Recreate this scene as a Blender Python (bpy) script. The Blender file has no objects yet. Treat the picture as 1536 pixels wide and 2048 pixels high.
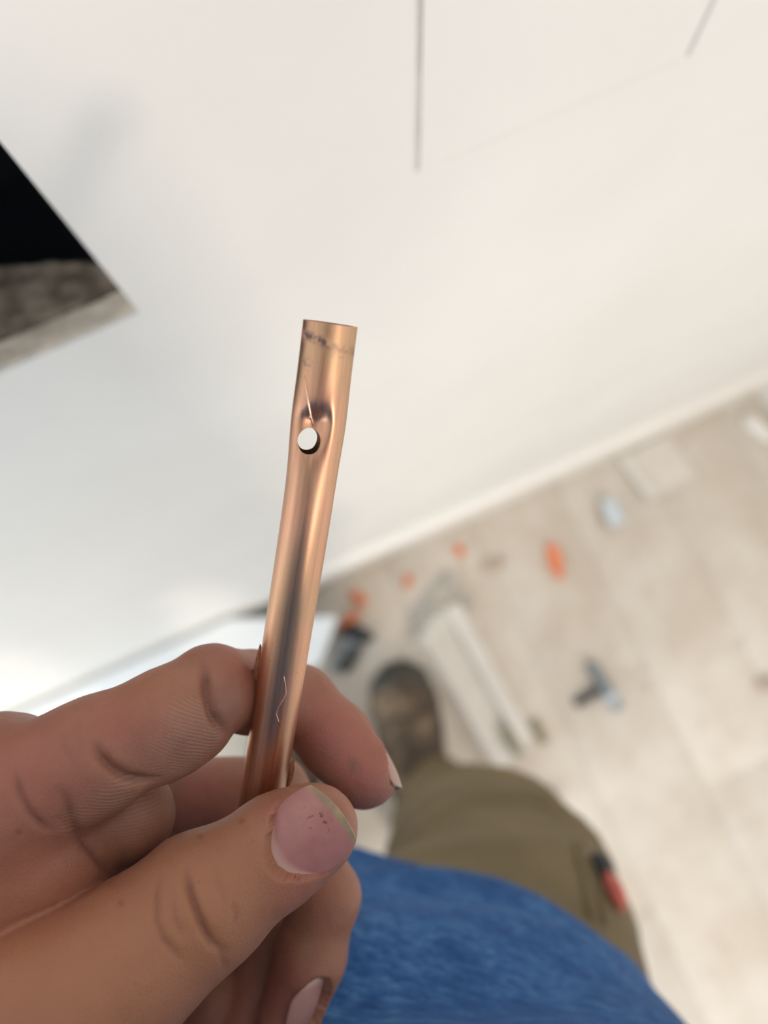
import bpy, bmesh, math, random
import numpy as np
from mathutils import Vector, Matrix, noise
from mathutils.bvhtree import BVHTree
from mathutils.kdtree import KDTree

# ------------------------------------------------------------------ camera
SC = bpy.context.scene
F, CX, CY, H = 1538.0, 768.0, 1024.0, 1.40          # focal length in pixels, image centre, lens height (m)
def nrm(v):
    v = np.asarray(v, float); return v / np.linalg.norm(v)
def ray(px, py): return np.array([(px - CX) / F, -(py - CY) / F, -1.0])
_d = nrm(ray(820, 1290))                              # straight down
_w = nrm(np.cross(np.cross(ray(480, 1240), ray(1500, 785)), _d))
if _w[0] < 0: _w = -_w
AX, AZ = _w, -_d
AY = np.cross(AZ, AX)
M = np.array([AX, AY, AZ])                            # camera space -> world directions
EYE = np.array([0, 0, H])
cam = bpy.data.cameras.new('camera'); camo = bpy.data.objects.new('camera', cam)
SC.collection.objects.link(camo); SC.camera = camo
camo.matrix_world = Matrix([list(M[0]) + [0], list(M[1]) + [0], list(M[2]) + [H], [0, 0, 0, 1]])
cam.sensor_fit = 'VERTICAL'; cam.sensor_height = 36; cam.sensor_width = 27
cam.lens = F / 2048 * 36
cam.clip_start = 0.01
cam.dof.use_dof = True; cam.dof.focus_distance = 0.155; cam.dof.aperture_fstop = 7.2

# ------------------------------------------------------------------ world, lamps, exposure
world = bpy.data.worlds.new('world'); SC.world = world; world.use_nodes = True
bg = world.node_tree.nodes['Background']
bg.inputs[0].default_value = (0.93, 0.97, 1.0, 1); bg.inputs[1].default_value = 0.49
def area(name, loc, target, size, energy, color, size_y=None):
    l = bpy.data.lights.new(name, 'AREA'); l.energy = energy; l.color = color; l.size = size
    if size_y: l.shape = 'RECTANGLE'; l.size_y = size_y
    o = bpy.data.objects.new(name, l); SC.collection.objects.link(o)
    o.location = loc
    o.rotation_euler = (Vector(target) - Vector(loc)).to_track_quat('-Z', 'Y').to_euler()
    return o
area('room_lamp', (0.62, -2.69, 2.77), (0, 0.1, 1.25), 0.40, 25, (1.0, 0.84, 0.68))
area('window_light', (-2.3, -0.75, 1.0), (0, 0.0, 0.7), 1.2, 34, (0.88, 0.95, 1.0), 1.4)
SC.view_settings.view_transform = 'Standard'; SC.view_settings.look = 'None'
SC.view_settings.gamma = 1.0; SC.view_settings.exposure = 0.65
SC.view_settings.use_curve_mapping = False

# ------------------------------------------------------------------ helpers
random.seed(4); rng = np.random.default_rng(4)
def floor_at(px, py, z=0.0):
    v = M @ ray(px, py); return EYE + v * (z - H) / v[2]
WY = 0.178                                            # the wall stands this far in front of the lens
def wall_at(px, py):
    v = M @ ray(px, py); return EYE + v * WY / v[1]
def from_cam(p):                                      # camera space in mm -> world in m
    return EYE + (np.asarray(p, float) * 0.001) @ M.T
def C(px, py, d): return ray(px, py) * d              # pixel and depth (mm) -> camera space (mm)
U = np.array([M[0, 0], M[1, 0], 0]); U = nrm(U)       # the person's right
V = np.array([-U[1], U[0], 0])                        # the person's front
def G(u, v, z): return u * U + v * V + np.array([0, 0, z])

def mesh_obj(name, verts, faces, mat, parent=None, origin=None, smooth=True, sharp=None):
    verts = np.asarray(verts, float)
    if origin is None:
        lo, hi = verts.min(0), verts.max(0)
        origin = np.array([(lo[0] + hi[0]) / 2, (lo[1] + hi[1]) / 2, lo[2]])
    me = bpy.data.meshes.new(name)
    vv = verts - origin
    if isinstance(faces, np.ndarray):
        n, k = faces.shape
        me.vertices.add(len(vv)); me.vertices.foreach_set('co', vv.astype(np.float32).ravel())
        me.loops.add(n * k); me.loops.foreach_set('vertex_index', faces.astype(np.int32).ravel())
        me.polygons.add(n); me.polygons.foreach_set('loop_start', np.arange(0, n * k, k, dtype=np.int32))
        me.update(calc_edges=True); me.validate()
    else:
        me.from_pydata([tuple(v) for v in vv], [], faces); me.update()
    if smooth: me.polygons.foreach_set('use_smooth', [True] * len(me.polygons))
    if sharp: me.set_sharp_from_angle(angle=math.radians(sharp))
    me.materials.append(mat)
    o = bpy.data.objects.new(name, me); SC.collection.objects.link(o)
    o.location = origin
    if parent is not None:
        o.parent = parent; o.location = Vector(origin) - parent.location
    return o
def empty(name, loc):
    o = bpy.data.objects.new(name, None); SC.collection.objects.link(o); o.location = loc; o.empty_display_size = 0.05
    return o
def tag(o, label=None, cat=None, group=None, kind=None):
    if label: o['label'] = label
    if cat: o['category'] = cat
    if group: o['group'] = group
    if kind: o['kind'] = kind
    return o

class MB:                                             # collects verts and faces of one mesh
    def __init__(s): s.v = []; s.f = []
    def add(s, v, f):
        b = len(s.v); s.v += [tuple(p) for p in v]; s.f += [tuple(i + b for i in q) for q in f]; return s
    def hexa(s, bot, top):                            # two quads, counter-clockwise from above
        return s.add(list(bot) + list(top), [(3, 2, 1, 0), (4, 5, 6, 7), (0, 1, 5, 4), (1, 2, 6, 5), (2, 3, 7, 6), (3, 0, 4, 7)])
    def box(s, lo, hi):
        (a, b, c), (d, e, f) = lo, hi
        return s.hexa([(a, b, c), (d, b, c), (d, e, c), (a, e, c)], [(a, b, f), (d, b, f), (d, e, f), (a, e, f)])
    def bevbox(s, lo, hi, r):                         # a box with chamfered edges
        bm = bmesh.new(); bmesh.ops.create_cube(bm, size=1)
        lo, hi = np.array(lo), np.array(hi)
        for v in bm.verts: v.co = Vector((lo + hi) / 2 + np.array(v.co) * (hi - lo))
        bmesh.ops.bevel(bm, geom=bm.edges[:], offset=r, segments=2, affect='EDGES', profile=0.5)
        bm.verts.index_update()
        s.add([v.co[:] for v in bm.verts], [[v.index for v in f.verts] for f in bm.faces]); bm.free(); return s
    def tube(s, pts, radii, n=12, cap=True, flat=1.0, up=None):
        pts = [np.asarray(p, float) for p in pts]
        if np.isscalar(radii): radii = [radii] * len(pts)
        rings = []; ref = np.array(up if up is not None else (0.3, 0.2, 0.93))
        for i, p in enumerate(pts):
            t = nrm(pts[min(i + 1, len(pts) - 1)] - pts[max(i - 1, 0)])
            a = ref - t * ref.dot(t); a = nrm(a); b = np.cross(t, a)
            rings.append([p + radii[i] * (flat * math.sin(q) * a + math.cos(q) * b) for q in np.linspace(0, 2 * math.pi, n, False)])
        v = [q for r in rings for q in r]
        f = [(i * n + j, i * n + (j + 1) % n, (i + 1) * n + (j + 1) % n, (i + 1) * n + j) for i in range(len(pts) - 1) for j in range(n)]
        if cap: f += [tuple(reversed(range(n))), tuple(range((len(pts) - 1) * n, len(pts) * n))]
        return s.add(v, f)
    def build(s, name, mat, parent=None, origin=None, smooth=True, sharp=35):
        return mesh_obj(name, np.array(s.v), s.f, mat, parent, origin, smooth, sharp)
def prism(poly, z0, z1):                              # upright prism over a floor polygon (list of xy, counter-clockwise)
    m = MB(); n = len(poly)
    a = sum(poly[i][0] * poly[(i + 1) % n][1] - poly[(i + 1) % n][0] * poly[i][1] for i in range(n))
    if a < 0: poly = poly[::-1]
    m.add([(p[0], p[1], z0) for p in poly] + [(p[0], p[1], z1) for p in poly],
          [tuple(reversed(range(n))), tuple(range(n, 2 * n))] + [(i, (i + 1) % n, n + (i + 1) % n, n + i) for i in range(n)])
    return m

# signed distance modelling on a grid, meshed with surface nets
def smin(a, b, k):
    h = np.clip(0.5 + 0.5 * (b - a) / k, 0, 1)
    return b * (1 - h) + a * h - k * h * (1 - h)
class Grid:
    def __init__(s, lo, hi, vox):
        s.lo = np.array(lo, float); s.vox = vox
        s.n = np.ceil((np.array(hi) - s.lo) / vox).astype(int) + 1
        s.F = np.full(s.n, 1e3 * vox, np.float32)
        s.ax = [(s.lo[i] + vox * np.arange(s.n[i])).astype(np.float32) for i in range(3)]
    def cone(s, Fld, a, b, ra, rb, k, n=None, flat=1.0):
        a, b = np.asarray(a, float), np.asarray(b, float)
        m = max(ra, rb) + k + 4 * s.vox
        lo = np.minimum(a, b) - m; hi = np.maximum(a, b) + m
        i0 = np.clip(np.floor((lo - s.lo) / s.vox).astype(int), 0, s.n); i1 = np.clip(np.ceil((hi - s.lo) / s.vox).astype(int) + 1, 0, s.n)
        if np.any(i1 <= i0): return
        sl = tuple(slice(p, q) for p, q in zip(i0, i1))
        X = s.ax[0][sl[0]][:, None, None] - a[0]; Y = s.ax[1][sl[1]][None, :, None] - a[1]; Z = s.ax[2][sl[2]][None, None, :] - a[2]
        ab = b - a; L = max(ab.dot(ab), 1e-12)
        t = np.clip((X * ab[0] + Y * ab[1] + Z * ab[2]) / L, 0, 1)
        dx, dy, dz = X - t * ab[0], Y - t * ab[1], Z - t * ab[2]
        d2 = dx * dx + dy * dy + dz * dz
        if n is not None:
            n = nrm(n); c = dx * n[0] + dy * n[1] + dz * n[2]
            d2 = d2 + c * c * (1 / flat ** 2 - 1)
        d = np.sqrt(d2) - (ra + (rb - ra) * t)
        Fld[sl] = smin(Fld[sl], d.astype(np.float32), k)
    def group(s, prims, k, kb):                       # prims: (a, b, ra, rb[, n, flat])
        m = max(max(p[2], p[3]) for p in prims) + k + kb + 5 * s.vox
        pts = np.array([q for p in prims for q in p[:2]], float)
        i0 = np.clip(np.floor((pts.min(0) - m - s.lo) / s.vox).astype(int), 0, s.n); i1 = np.clip(np.ceil((pts.max(0) + m - s.lo) / s.vox).astype(int) + 1, 0, s.n)
        h = Grid.__new__(Grid); h.lo = s.lo + i0 * s.vox; h.vox = s.vox; h.n = i1 - i0
        h.ax = [s.ax[i][i0[i]:i1[i]] for i in range(3)]
        g = np.full(h.n, 1e3 * s.vox, np.float32)
        for p in prims: h.cone(g, *p[:4], k, *(p[4:] if len(p) > 4 else ()))
        sl = tuple(slice(p, q) for p, q in zip(i0, i1))
        s.F[sl] = smin(s.F[sl], g, kb).astype(np.float32)
    def mesh(s, relax=2):
        Fd = s.F; ins = Fd < 0; n = s.n
        c = ins[:-1, :-1, :-1]; act = np.zeros(c.shape, bool)
        cs = [(i, j, k) for i in (0, 1) for j in (0, 1) for k in (0, 1)]
        sub = lambda A, o: A[o[0]:o[0] + n[0] - 1, o[1]:o[1] + n[1] - 1, o[2]:o[2] + n[2] - 1]
        for o in cs[1:]: act |= (sub(ins, o) != c)
        idx = np.argwhere(act)
        vals = np.stack([Fd[idx[:, 0] + o[0], idx[:, 1] + o[1], idx[:, 2] + o[2]] for o in cs], 1)
        P = np.zeros((len(idx), 3)); cnt = np.zeros(len(idx))
        for a in range(8):
            for b in range(a + 1, 8):
                if sum(abs(p - q) for p, q in zip(cs[a], cs[b])) != 1: continue
                va, vb = vals[:, a], vals[:, b]; m = (va < 0) != (vb < 0)
                t = np.where(m, va / np.where(m, va - vb, 1), 0)
                P += np.where(m[:, None], np.array(cs[a]) + t[:, None] * (np.array(cs[b]) - np.array(cs[a])), 0); cnt += m
        P = (idx + P / cnt[:, None]) * s.vox + s.lo
        vid = np.full(act.shape, -1, np.int32); vid[act] = np.arange(len(idx), dtype=np.int32)
        quads = []
        for ax in range(3):
            b, cc = (ax + 1) % 3, (ax + 2) % 3
            sl0 = [slice(None)] * 3; sl1 = [slice(None)] * 3
            sl0[ax] = slice(0, -1); sl1[ax] = slice(1, None)
            for q in (b, cc): sl0[q] = slice(1, -1); sl1[q] = slice(1, -1)
            A, B = ins[tuple(sl0)], ins[tuple(sl1)]
            e = np.argwhere(A != B)
            if not len(e): continue
            flip = A[tuple(e.T)]
            e = e.copy(); e[:, b] += 1; e[:, cc] += 1
            def cell(db, dc):
                r = e.copy(); r[:, b] -= db; r[:, cc] -= dc; return vid[tuple(r.T)]
            q = np.stack([cell(1, 1), cell(0, 1), cell(0, 0), cell(1, 0)], 1)
            q[~flip] = q[~flip][:, ::-1]
            quads.append(q)
        Q = np.concatenate(quads); Q = Q[(Q >= 0).all(1)]
        E = np.concatenate([Q[:, [0, 1]], Q[:, [1, 2]], Q[:, [2, 3]], Q[:, [3, 0]]])
        for _ in range(relax): P = lap(P, E, 0.5)
        return P, Q, E
def lap(P, E, f):
    S = np.zeros_like(P); n = np.zeros(len(P))
    for c in range(3): S[:, c] = np.bincount(E[:, 0], P[E[:, 1], c], len(P)) + np.bincount(E[:, 1], P[E[:, 0], c], len(P))
    n = np.bincount(E[:, 0], minlength=len(P)) + np.bincount(E[:, 1], minlength=len(P))
    return P + f * (S / np.maximum(n, 1)[:, None] - P)
def normals(P, Q):
    N = np.zeros_like(P); fn = np.cross(P[Q[:, 2]] - P[Q[:, 0]], P[Q[:, 3]] - P[Q[:, 1]])
    for k in range(4):
        for c in range(3): N[:, c] += np.bincount(Q[:, k], fn[:, c], len(P))
    return N / np.maximum(np.linalg.norm(N, axis=1), 1e-12)[:, None]
def attr(o, name, vals):
    a = o.data.attributes.new(name, 'FLOAT', 'POINT'); a.data.foreach_set('value', np.asarray(vals, np.float32))

# ------------------------------------------------------------------ materials
class Mat:
    def __init__(s, name, col=(0.8, 0.8, 0.8), rough=0.5, metal=0.0, **kw):
        s.m = bpy.data.materials.new(name); s.m.use_nodes = True; s.t = s.m.node_tree; s.b = s.t.nodes['Principled BSDF']
        s.set('Base Color', (*col, 1)); s.set('Roughness', rough); s.set('Metallic', metal)
        for k, v in kw.items(): s.set(k.replace('_', ' '), v)
    def set(s, k, v): s.b.inputs[k].default_value = v
    def n(s, typ, **kw):
        x = s.t.nodes.new(typ)
        for k, v in kw.items():
            if hasattr(x, k): setattr(x, k, v)
            else: x.inputs[k].default_value = v
        return x
    def l(s, a, b): s.t.links.new(a, b)
    def coord(s, scale=(1, 1, 1), rot=(0, 0, 0), out='Object'):
        c = s.n('ShaderNodeTexCoord'); m = s.n('ShaderNodeMapping'); m.inputs['Scale'].default_value = scale; m.inputs['Rotation'].default_value = rot
        s.l(c.outputs[out], m.inputs[0]); return m.outputs[0]
    def turned(s, ang, scale):
        c = s.n('ShaderNodeTexCoord'); a = s.n('ShaderNodeMapping'); b = s.n('ShaderNodeMapping')
        a.inputs['Rotation'].default_value = (0, 0, ang); b.inputs['Scale'].default_value = scale
        s.l(c.outputs['Object'], a.inputs[0]); s.l(a.outputs[0], b.inputs[0]); return b.outputs[0]
    def noise(s, scale, detail=4, rough=0.55, vec=None):
        x = s.n('ShaderNodeTexNoise', Scale=scale, Detail=detail, Roughness=rough)
        if vec is None: vec = s.coord()
        s.l(vec, x.inputs['Vector']); return x.outputs['Fac']
    def ramp(s, fac, stops):
        r = s.n('ShaderNodeValToRGB'); el = r.color_ramp.elements
        while len(el) < len(stops): el.new(0.5)
        for e, (p, c) in zip(el, stops): e.position = p; e.color = (*c, 1) if len(c) == 3 else c
        s.l(fac, r.inputs[0]); return r.outputs[0]
    def mix(s, fac, a, b, mode='MIX'):
        x = s.n('ShaderNodeMix', data_type='RGBA', blend_type=mode)
        for sock, v in ((x.inputs[0], fac), (x.inputs[6], a), (x.inputs[7], b)):
            if isinstance(v, (int, float)): sock.default_value = v
            elif isinstance(v, tuple): sock.default_value = (*v, 1)
            else: s.l(v, sock)
        return x.outputs[2]
    def math(s, op, a, b=0.0, c=0.0):
        x = s.n('ShaderNodeMath', operation=op)
        for sock, v in zip(x.inputs, (a, b, c)):
            if isinstance(v, (int, float)): sock.default_value = v
            else: s.l(v, sock)
        return x.outputs[0]
    def attr(s, name):
        x = s.n('ShaderNodeAttribute'); x.attribute_name = name; return x.outputs['Fac']
    def color(s, sock): s.l(sock, s.b.inputs['Base Color']); return s
    def bump(s, h, strength=0.3, dist=0.001):
        b = s.n('ShaderNodeBump', Strength=strength, Distance=dist); s.l(h, b.inputs['Height']); s.l(b.outputs[0], s.b.inputs['Normal']); return s
def plain(name, col, rough=0.5, var=0.12, scale=40, metal=0.0, bump=0.0):
    m = Mat(name, col, rough, metal)
    nz = m.noise(scale)
    m.color(m.ramp(nz, [(0.3, tuple(c * (1 - var) for c in col)), (0.7, tuple(min(1, c * (1 + var)) for c in col))]))
    if bump: m.bump(nz, bump, 0.002)
    return m.m

def wall_paint():
    m = Mat('wall_paint', (0.8, 0.78, 0.75), 0.6)
    m.color(m.ramp(m.noise(6, 3), [(0.3, (0.80, 0.785, 0.755)), (0.7, (0.845, 0.83, 0.80))]))
    m.bump(m.noise(220, 2), 0.08, 0.0005); return m.m
def plank_mat():
    m = Mat('plank_wood', (0.6, 0.5, 0.4), 0.55)
    oi = m.n('ShaderNodeObjectInfo'); rnd = oi.outputs['Random']
    gr = m.noise(5, 5, 0.6, m.coord((6, 0.7, 6)))
    base = m.ramp(gr, [(0.25, (0.60, 0.525, 0.44)), (0.75, (0.69, 0.615, 0.53))])
    base = m.mix(m.math('MULTIPLY', rnd, 0.30), base, (0.52, 0.44, 0.355))
    geo = m.n('ShaderNodeNewGeometry')
    dust = m.ramp(m.noise(7, 6, 0.65, geo.outputs['Position']), [(0.42, (0, 0, 0)), (0.64, (1, 1, 1))])
    base = m.mix(m.math('MULTIPLY', dust, 0.6), base, (0.77, 0.725, 0.66))
    dirt = m.ramp(m.noise(16, 6, 0.7, geo.outputs['Position']), [(0.60, (0, 0, 0)), (0.72, (1, 1, 1))])
    base = m.mix(m.math('MULTIPLY', dirt, 0.45), base, (0.36, 0.28, 0.20))
    m.color(base); m.bump(gr, 0.15, 0.001); return m.m
def skin_mat():
    m = Mat('skin', (0.4, 0.2, 0.14), 0.5)
    v = m.coord()
    n1 = m.noise(75, 5, 0.68, v); n2 = m.noise(420, 3, 0.6, v)
    base = m.ramp(n1, [(0.28, (0.255, 0.108, 0.070)), (0.72, (0.350, 0.162, 0.110))])
    base = m.mix(m.attr('rosy'), base, (0.330, 0.098, 0.078))
    base = m.mix(m.attr('tan'), base, (0.335, 0.145, 0.074))
    base = m.mix(m.math('MULTIPLY', m.attr('crease'), 0.75), base, (0.17, 0.06, 0.04))  # fold shade painted into the skin colour, plus ink lines and moles
    speck = m.ramp(m.noise(900, 2, 0.5, v), [(0.70, (0, 0, 0)), (0.76, (1, 1, 1))])
    base = m.mix(m.math('MULTIPLY', speck, 0.35), base, (0.16, 0.09, 0.065))
    grime = m.math('MULTIPLY', m.attr('grime'), m.math('ADD', m.math('MULTIPLY', n2, 0.8), 0.2))
    base = m.mix(grime, base, (0.13, 0.085, 0.065))
    rid = m.math('MULTIPLY', m.math('ADD', m.math('SINE', m.attr('ridge_phase')), 1.0), 0.5)
    rmask = m.attr('ridge')
    base = m.mix(m.math('MULTIPLY', m.math('MULTIPLY', rid, rmask), 0.42), base, (0.42, 0.26, 0.19))
    m.color(base)
    m.set('Subsurface Weight', 0.12); m.set('Subsurface Radius', (1, 0.35, 0.2)); m.set('Subsurface Scale', 0.003)
    m.set('Specular IOR Level', 0.35)
    vo = m.n('ShaderNodeTexVoronoi', feature='DISTANCE_TO_EDGE', Scale=1100.0); m.l(v, vo.inputs['Vector'])
    h = m.math('ADD', m.math('ADD', m.math('MULTIPLY', n2, 0.5), m.math('MULTIPLY', m.math('MINIMUM', vo.outputs['Distance'], 0.25), 1.3)), m.math('MULTIPLY', m.math('MULTIPLY', rid, rmask), 0.45))
    m.bump(h, 0.35, 0.0003); return m.m
def nail_mat():
    m = Mat('fingernail', (0.5, 0.25, 0.22), 0.32)
    a = m.attr('along')
    bed = m.ramp(m.noise(260, 3), [(0.3, (0.36, 0.150, 0.140)), (0.7, (0.42, 0.185, 0.170))])
    base = m.mix(m.ramp(a, [(0.05, (1, 1, 1)), (0.16, (0, 0, 0))]), bed, (0.56, 0.36, 0.32))
    edge = m.ramp(m.math('ADD', a, m.math('MULTIPLY', m.math('SUBTRACT', m.noise(500, 2), 0.5), 0.08)), [(0.90, (0, 0, 0)), (0.935, (1, 1, 1))])
    base = m.mix(edge, base, m.ramp(m.noise(300, 3), [(0.35, (0.24, 0.17, 0.10)), (0.7, (0.38, 0.28, 0.17))]))
    st = m.math('MULTIPLY', m.attr('stain'), m.ramp(m.noise(900, 2, 0.5), [(0.60, (0, 0, 0)), (0.66, (1, 1, 1))]))
    base = m.mix(st, base, (0.16, 0.035, 0.02))
    base = m.mix(m.math('MULTIPLY', m.attr('pale'), 0.75), base, (0.46, 0.36, 0.29))
    m.color(base); m.set('Specular IOR Level', 0.5)
    m.bump(m.noise(12, 2, 0.5, m.coord((60, 6, 60))), 0.05, 0.0005); return m.m
def copper_mat():
    m = Mat('copper', (0.8, 0.5, 0.36), 0.3, 1.0)
    st = m.noise(3, 6, 0.65, m.coord((500, 500, 9)))
    cl = m.noise(90, 4, 0.6, m.coord((1, 1, 0.5)))
    base = m.ramp(st, [(0.25, (0.53, 0.270, 0.172)), (0.55, (0.68, 0.375, 0.245)), (0.8, (0.77, 0.46, 0.30))])
    base = m.mix(m.ramp(cl, [(0.42, (0, 0, 0)), (0.72, (1, 1, 1))]), base, (0.53, 0.36, 0.21))
    base = m.mix(m.math('MULTIPLY', m.attr('heat'), 0.65), base, (0.30, 0.14, 0.115))
    sm = m.ramp(m.noise(700, 3, 0.6), [(0.44, (0, 0, 0)), (0.58, (1, 1, 1))])
    base = m.mix(m.math('MULTIPLY', m.math('MULTIPLY', m.attr('smudge'), sm), 1.0), base, (0.16, 0.11, 0.11))
    spots = m.ramp(m.noise(1500, 2, 0.5), [(0.72, (0, 0, 0)), (0.76, (1, 1, 1))])
    base = m.mix(m.math('MULTIPLY', spots, 0.5), base, (0.22, 0.10, 0.06))
    m.color(base)
    m.l(m.math('ADD', m.math('MULTIPLY', st, 0.16), m.math('ADD', m.math('MULTIPLY', m.attr('smudge'), 0.2), 0.29)), m.b.inputs['Roughness'])
    m.set('Anisotropic', 0.0)
    m.bump(st, 0.08, 0.0002); return m.m
def shirt_mat():
    m = Mat('shirt_marl', (0.06, 0.15, 0.35), 0.85)
    f = m.noise(1, 5, 0.75, m.turned(math.radians(15), (45, 420, 420)))
    g = m.noise(1, 4, 0.7, m.turned(math.radians(15), (22, 60, 60)))
    s = m.math('ADD', m.math('MULTIPLY', f, 0.6), m.math('MULTIPLY', g, 0.4))
    m.color(m.ramp(s, [(0.36, (0.010, 0.042, 0.145)), (0.5, (0.026, 0.094, 0.265)), (0.64, (0.085, 0.20, 0.40))]))
    m.set('Specular IOR Level', 0.2)
    m.bump(f, 0.25, 0.0008); return m.m
def trouser_mat():
    m = Mat('olive_twill', (0.16, 0.12, 0.065), 0.8)
    n1 = m.noise(14, 4); n2 = m.noise(900, 2)
    s = m.math('ADD', m.math('MULTIPLY', n1, 0.7), m.math('MULTIPLY', n2, 0.3))
    m.color(m.ramp(s, [(0.35, (0.125, 0.091, 0.043)), (0.65, (0.175, 0.130, 0.064))]))
    m.bump(n2, 0.2, 0.0008); return m.m
def boot_mat():
    m = Mat('scuffed_boot_leather', (0.09, 0.065, 0.045), 0.75)
    a = m.noise(22, 5, 0.65)
    base = m.ramp(a, [(0.35, (0.055, 0.038, 0.026)), (0.5, (0.105, 0.072, 0.048)), (0.64, (0.27, 0.19, 0.115))])
    m.color(base); m.bump(a, 0.4, 0.004); return m.m
MT = dict(wall=wall_paint(), plank=plank_mat(), skin=skin_mat(), nail=nail_mat(), copper=copper_mat(), shirt=shirt_mat(), trouser=trouser_mat(), boot=boot_mat())
MT['subfloor'] = plain('subfloor', (0.30, 0.24, 0.18), 0.8)
MT['gloss'] = plain('white_gloss', (0.86, 0.83, 0.78), 0.3, 0.02)
MT['slot'] = plain('cut_slot', (0.70, 0.68, 0.66), 0.8, 0.1, 60)
MT['pencil'] = plain('pencil_line', (0.75, 0.73, 0.70), 0.8, 0.1, 200)
MT['plaster'] = plain('plaster_core', (0.80, 0.70, 0.57), 0.9, 0.12, 160, bump=0.5)
MT['rubble'] = plain('mortar_rubble', (0.26, 0.21, 0.16), 0.95, 0.45, 90, bump=0.8)
MT['cavity'] = plain('cavity_shade', (0.012, 0.018, 0.026), 0.6, 0.2, 30)  # darkness of the unlit hollow put into the lining colour
MT['white_plastic'] = plain('white_plastic', (0.80, 0.82, 0.83), 0.35, 0.03)
MT['pale'] = plain('pale_plastic', (0.74, 0.71, 0.66), 0.45, 0.05, 25)
MT['grey'] = plain('grey_metal', (0.42, 0.40, 0.36), 0.5, 0.12, 60)
MT['olive_clip'] = plain('olive_clip', (0.30, 0.27, 0.19), 0.6, 0.15, 60)
MT['dark'] = plain('dark_rubber', (0.035, 0.04, 0.042), 0.6, 0.3, 60)
MT['steel'] = plain('tool_steel', (0.26, 0.29, 0.31), 0.35, 0.15, 60, metal=0.5)
MT['orange'] = plain('orange_plastic', (0.85, 0.24, 0.09), 0.45, 0.08)
MT['bluewhite'] = plain('bluewhite_plastic', (0.62, 0.69, 0.73), 0.3, 0.04)
MT['tan'] = plain('tan_card', (0.50, 0.40, 0.31), 0.8, 0.1)
MT['board'] = plain('pale_board', (0.72, 0.67, 0.61), 0.85, 0.05, 20)
MT['redlining'] = plain('red_lining', (0.55, 0.13, 0.10), 0.8, 0.12, 90)
MT['rust'] = plain('rust_swarf', (0.27, 0.105, 0.045), 0.8, 0.35, 900)
MT['hair_copper'] = Mat('bright_copper', (0.95, 0.66, 0.48), 0.25, 1.0).m
MT['hair'] = plain('dark_hair', (0.04, 0.028, 0.02), 0.6, 0.3, 200)
MT['lace'] = plain('dirty_lace', (0.19, 0.125, 0.07), 0.9, 0.4, 120)
MT['sole'] = plain('boot_sole', (0.055, 0.053, 0.046), 0.7, 0.25, 60)

# ------------------------------------------------------------------ floor
X0, X1, Y0, Y1 = -1.7, 0.80, -2.2, WY + 0.012
fl = MB().box((X0, Y0, -0.03), (X1, Y1, -0.016)).build('floor', MT['subfloor'], origin=(0, 0, -0.03), smooth=False, sharp=None)
tag(fl, 'beige timber plank floor strewn with dust', 'floor', kind='structure')
pw = 0.172; x = X0; i = 0
while x < X1 - 0.01:
    xe = min(x + pw, X1); y = Y1 - 0.001 - (0.95 if i % 2 else 0.62) - 0.13 * (i % 3); ye = Y1 - 0.001
    while ye > Y0:
        MB().bevbox((x + 0.0003, max(y, Y0) + 0.0003, -0.016), (xe - 0.0003, ye - 0.0003, random.uniform(-0.0004, 0.0)), 0.0007).build('plank', MT['plank'], fl)
        ye = y; y = ye - 1.2
    x = xe; i += 1

# ------------------------------------------------------------------ walls
a = wall_at(835, 345); b = wall_at(1375, 112); hole_r = wall_at(205, 535)[0]; hole_b = wall_at(130, 690)[2]
sx1, sx2, sz = a[0], b[0], (a[2] + b[2]) / 2
xs = [X0, hole_r - 0.155, hole_r, sx1 - 0.0015, sx1 + 0.0015, sx2 - 0.0015, sx2 + 0.0015, 0.80]
zs = [0.0, hole_b, sz, hole_b + 0.160, sz + 0.20, 2.90]
def depth_of(i, j):
    if i == 1 and j in (1, 2): return None
    if i in (3, 5) and j in (2, 3): return 0.0012
    return 0.0
m = MB(); ms = MB()
zs_i = zs
for i in range(len(xs) - 1):
    for j in range(len(zs) - 1):
        d = depth_of(i, j)
        if d is not None:
            y = WY + d
            (ms if d else m).add([(xs[i], y, zs[j]), (xs[i + 1], y, zs[j]), (xs[i + 1], y, zs[j + 1]), (xs[i], y, zs[j + 1])], [(0, 1, 2, 3)])
        dd = 0.0125 if d is None else d
        if i + 1 < len(xs) - 1:
            e = depth_of(i + 1, j); e = 0.0125 if e is None else e
            if e != dd: m.add([(xs[i + 1], WY + min(dd, e), zs[j]), (xs[i + 1], WY + max(dd, e), zs[j]), (xs[i + 1], WY + max(dd, e), zs[j + 1]), (xs[i + 1], WY + min(dd, e), zs[j + 1])], [(0, 1, 2, 3) if e < dd else (3, 2, 1, 0)])
        if j + 1 < len(zs) - 1:
            e = depth_of(i, j + 1); e = 0.0125 if e is None else e
            if e != dd: m.add([(xs[i], WY + min(dd, e), zs[j + 1]), (xs[i + 1], WY + min(dd, e), zs[j + 1]), (xs[i + 1], WY + max(dd, e), zs[j + 1]), (xs[i], WY + max(dd, e), zs[j + 1])], [(0, 1, 2, 3) if e > dd else (3, 2, 1, 0)])
wf = m.build('wall_front', MT['wall'], origin=(0, WY, 0), smooth=False, sharp=None)
tag(wf, 'off-white painted plasterboard wall with a cut-out and saw slots', 'wall', kind='structure')
o = ms.build('saw_slot', MT['slot'], wf, smooth=False, sharp=None); o['label'] = 'grey vertical saw slots cut into the wall'
# pencil line between the feet of the two slots, a hair proud of the paint
MB().box((sx1 + 0.012, WY - 0.0002, sz - 0.0006), (sx2 - 0.004, WY + 0.001, sz)).build('pencil_line', MT['pencil'], wf)
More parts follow.
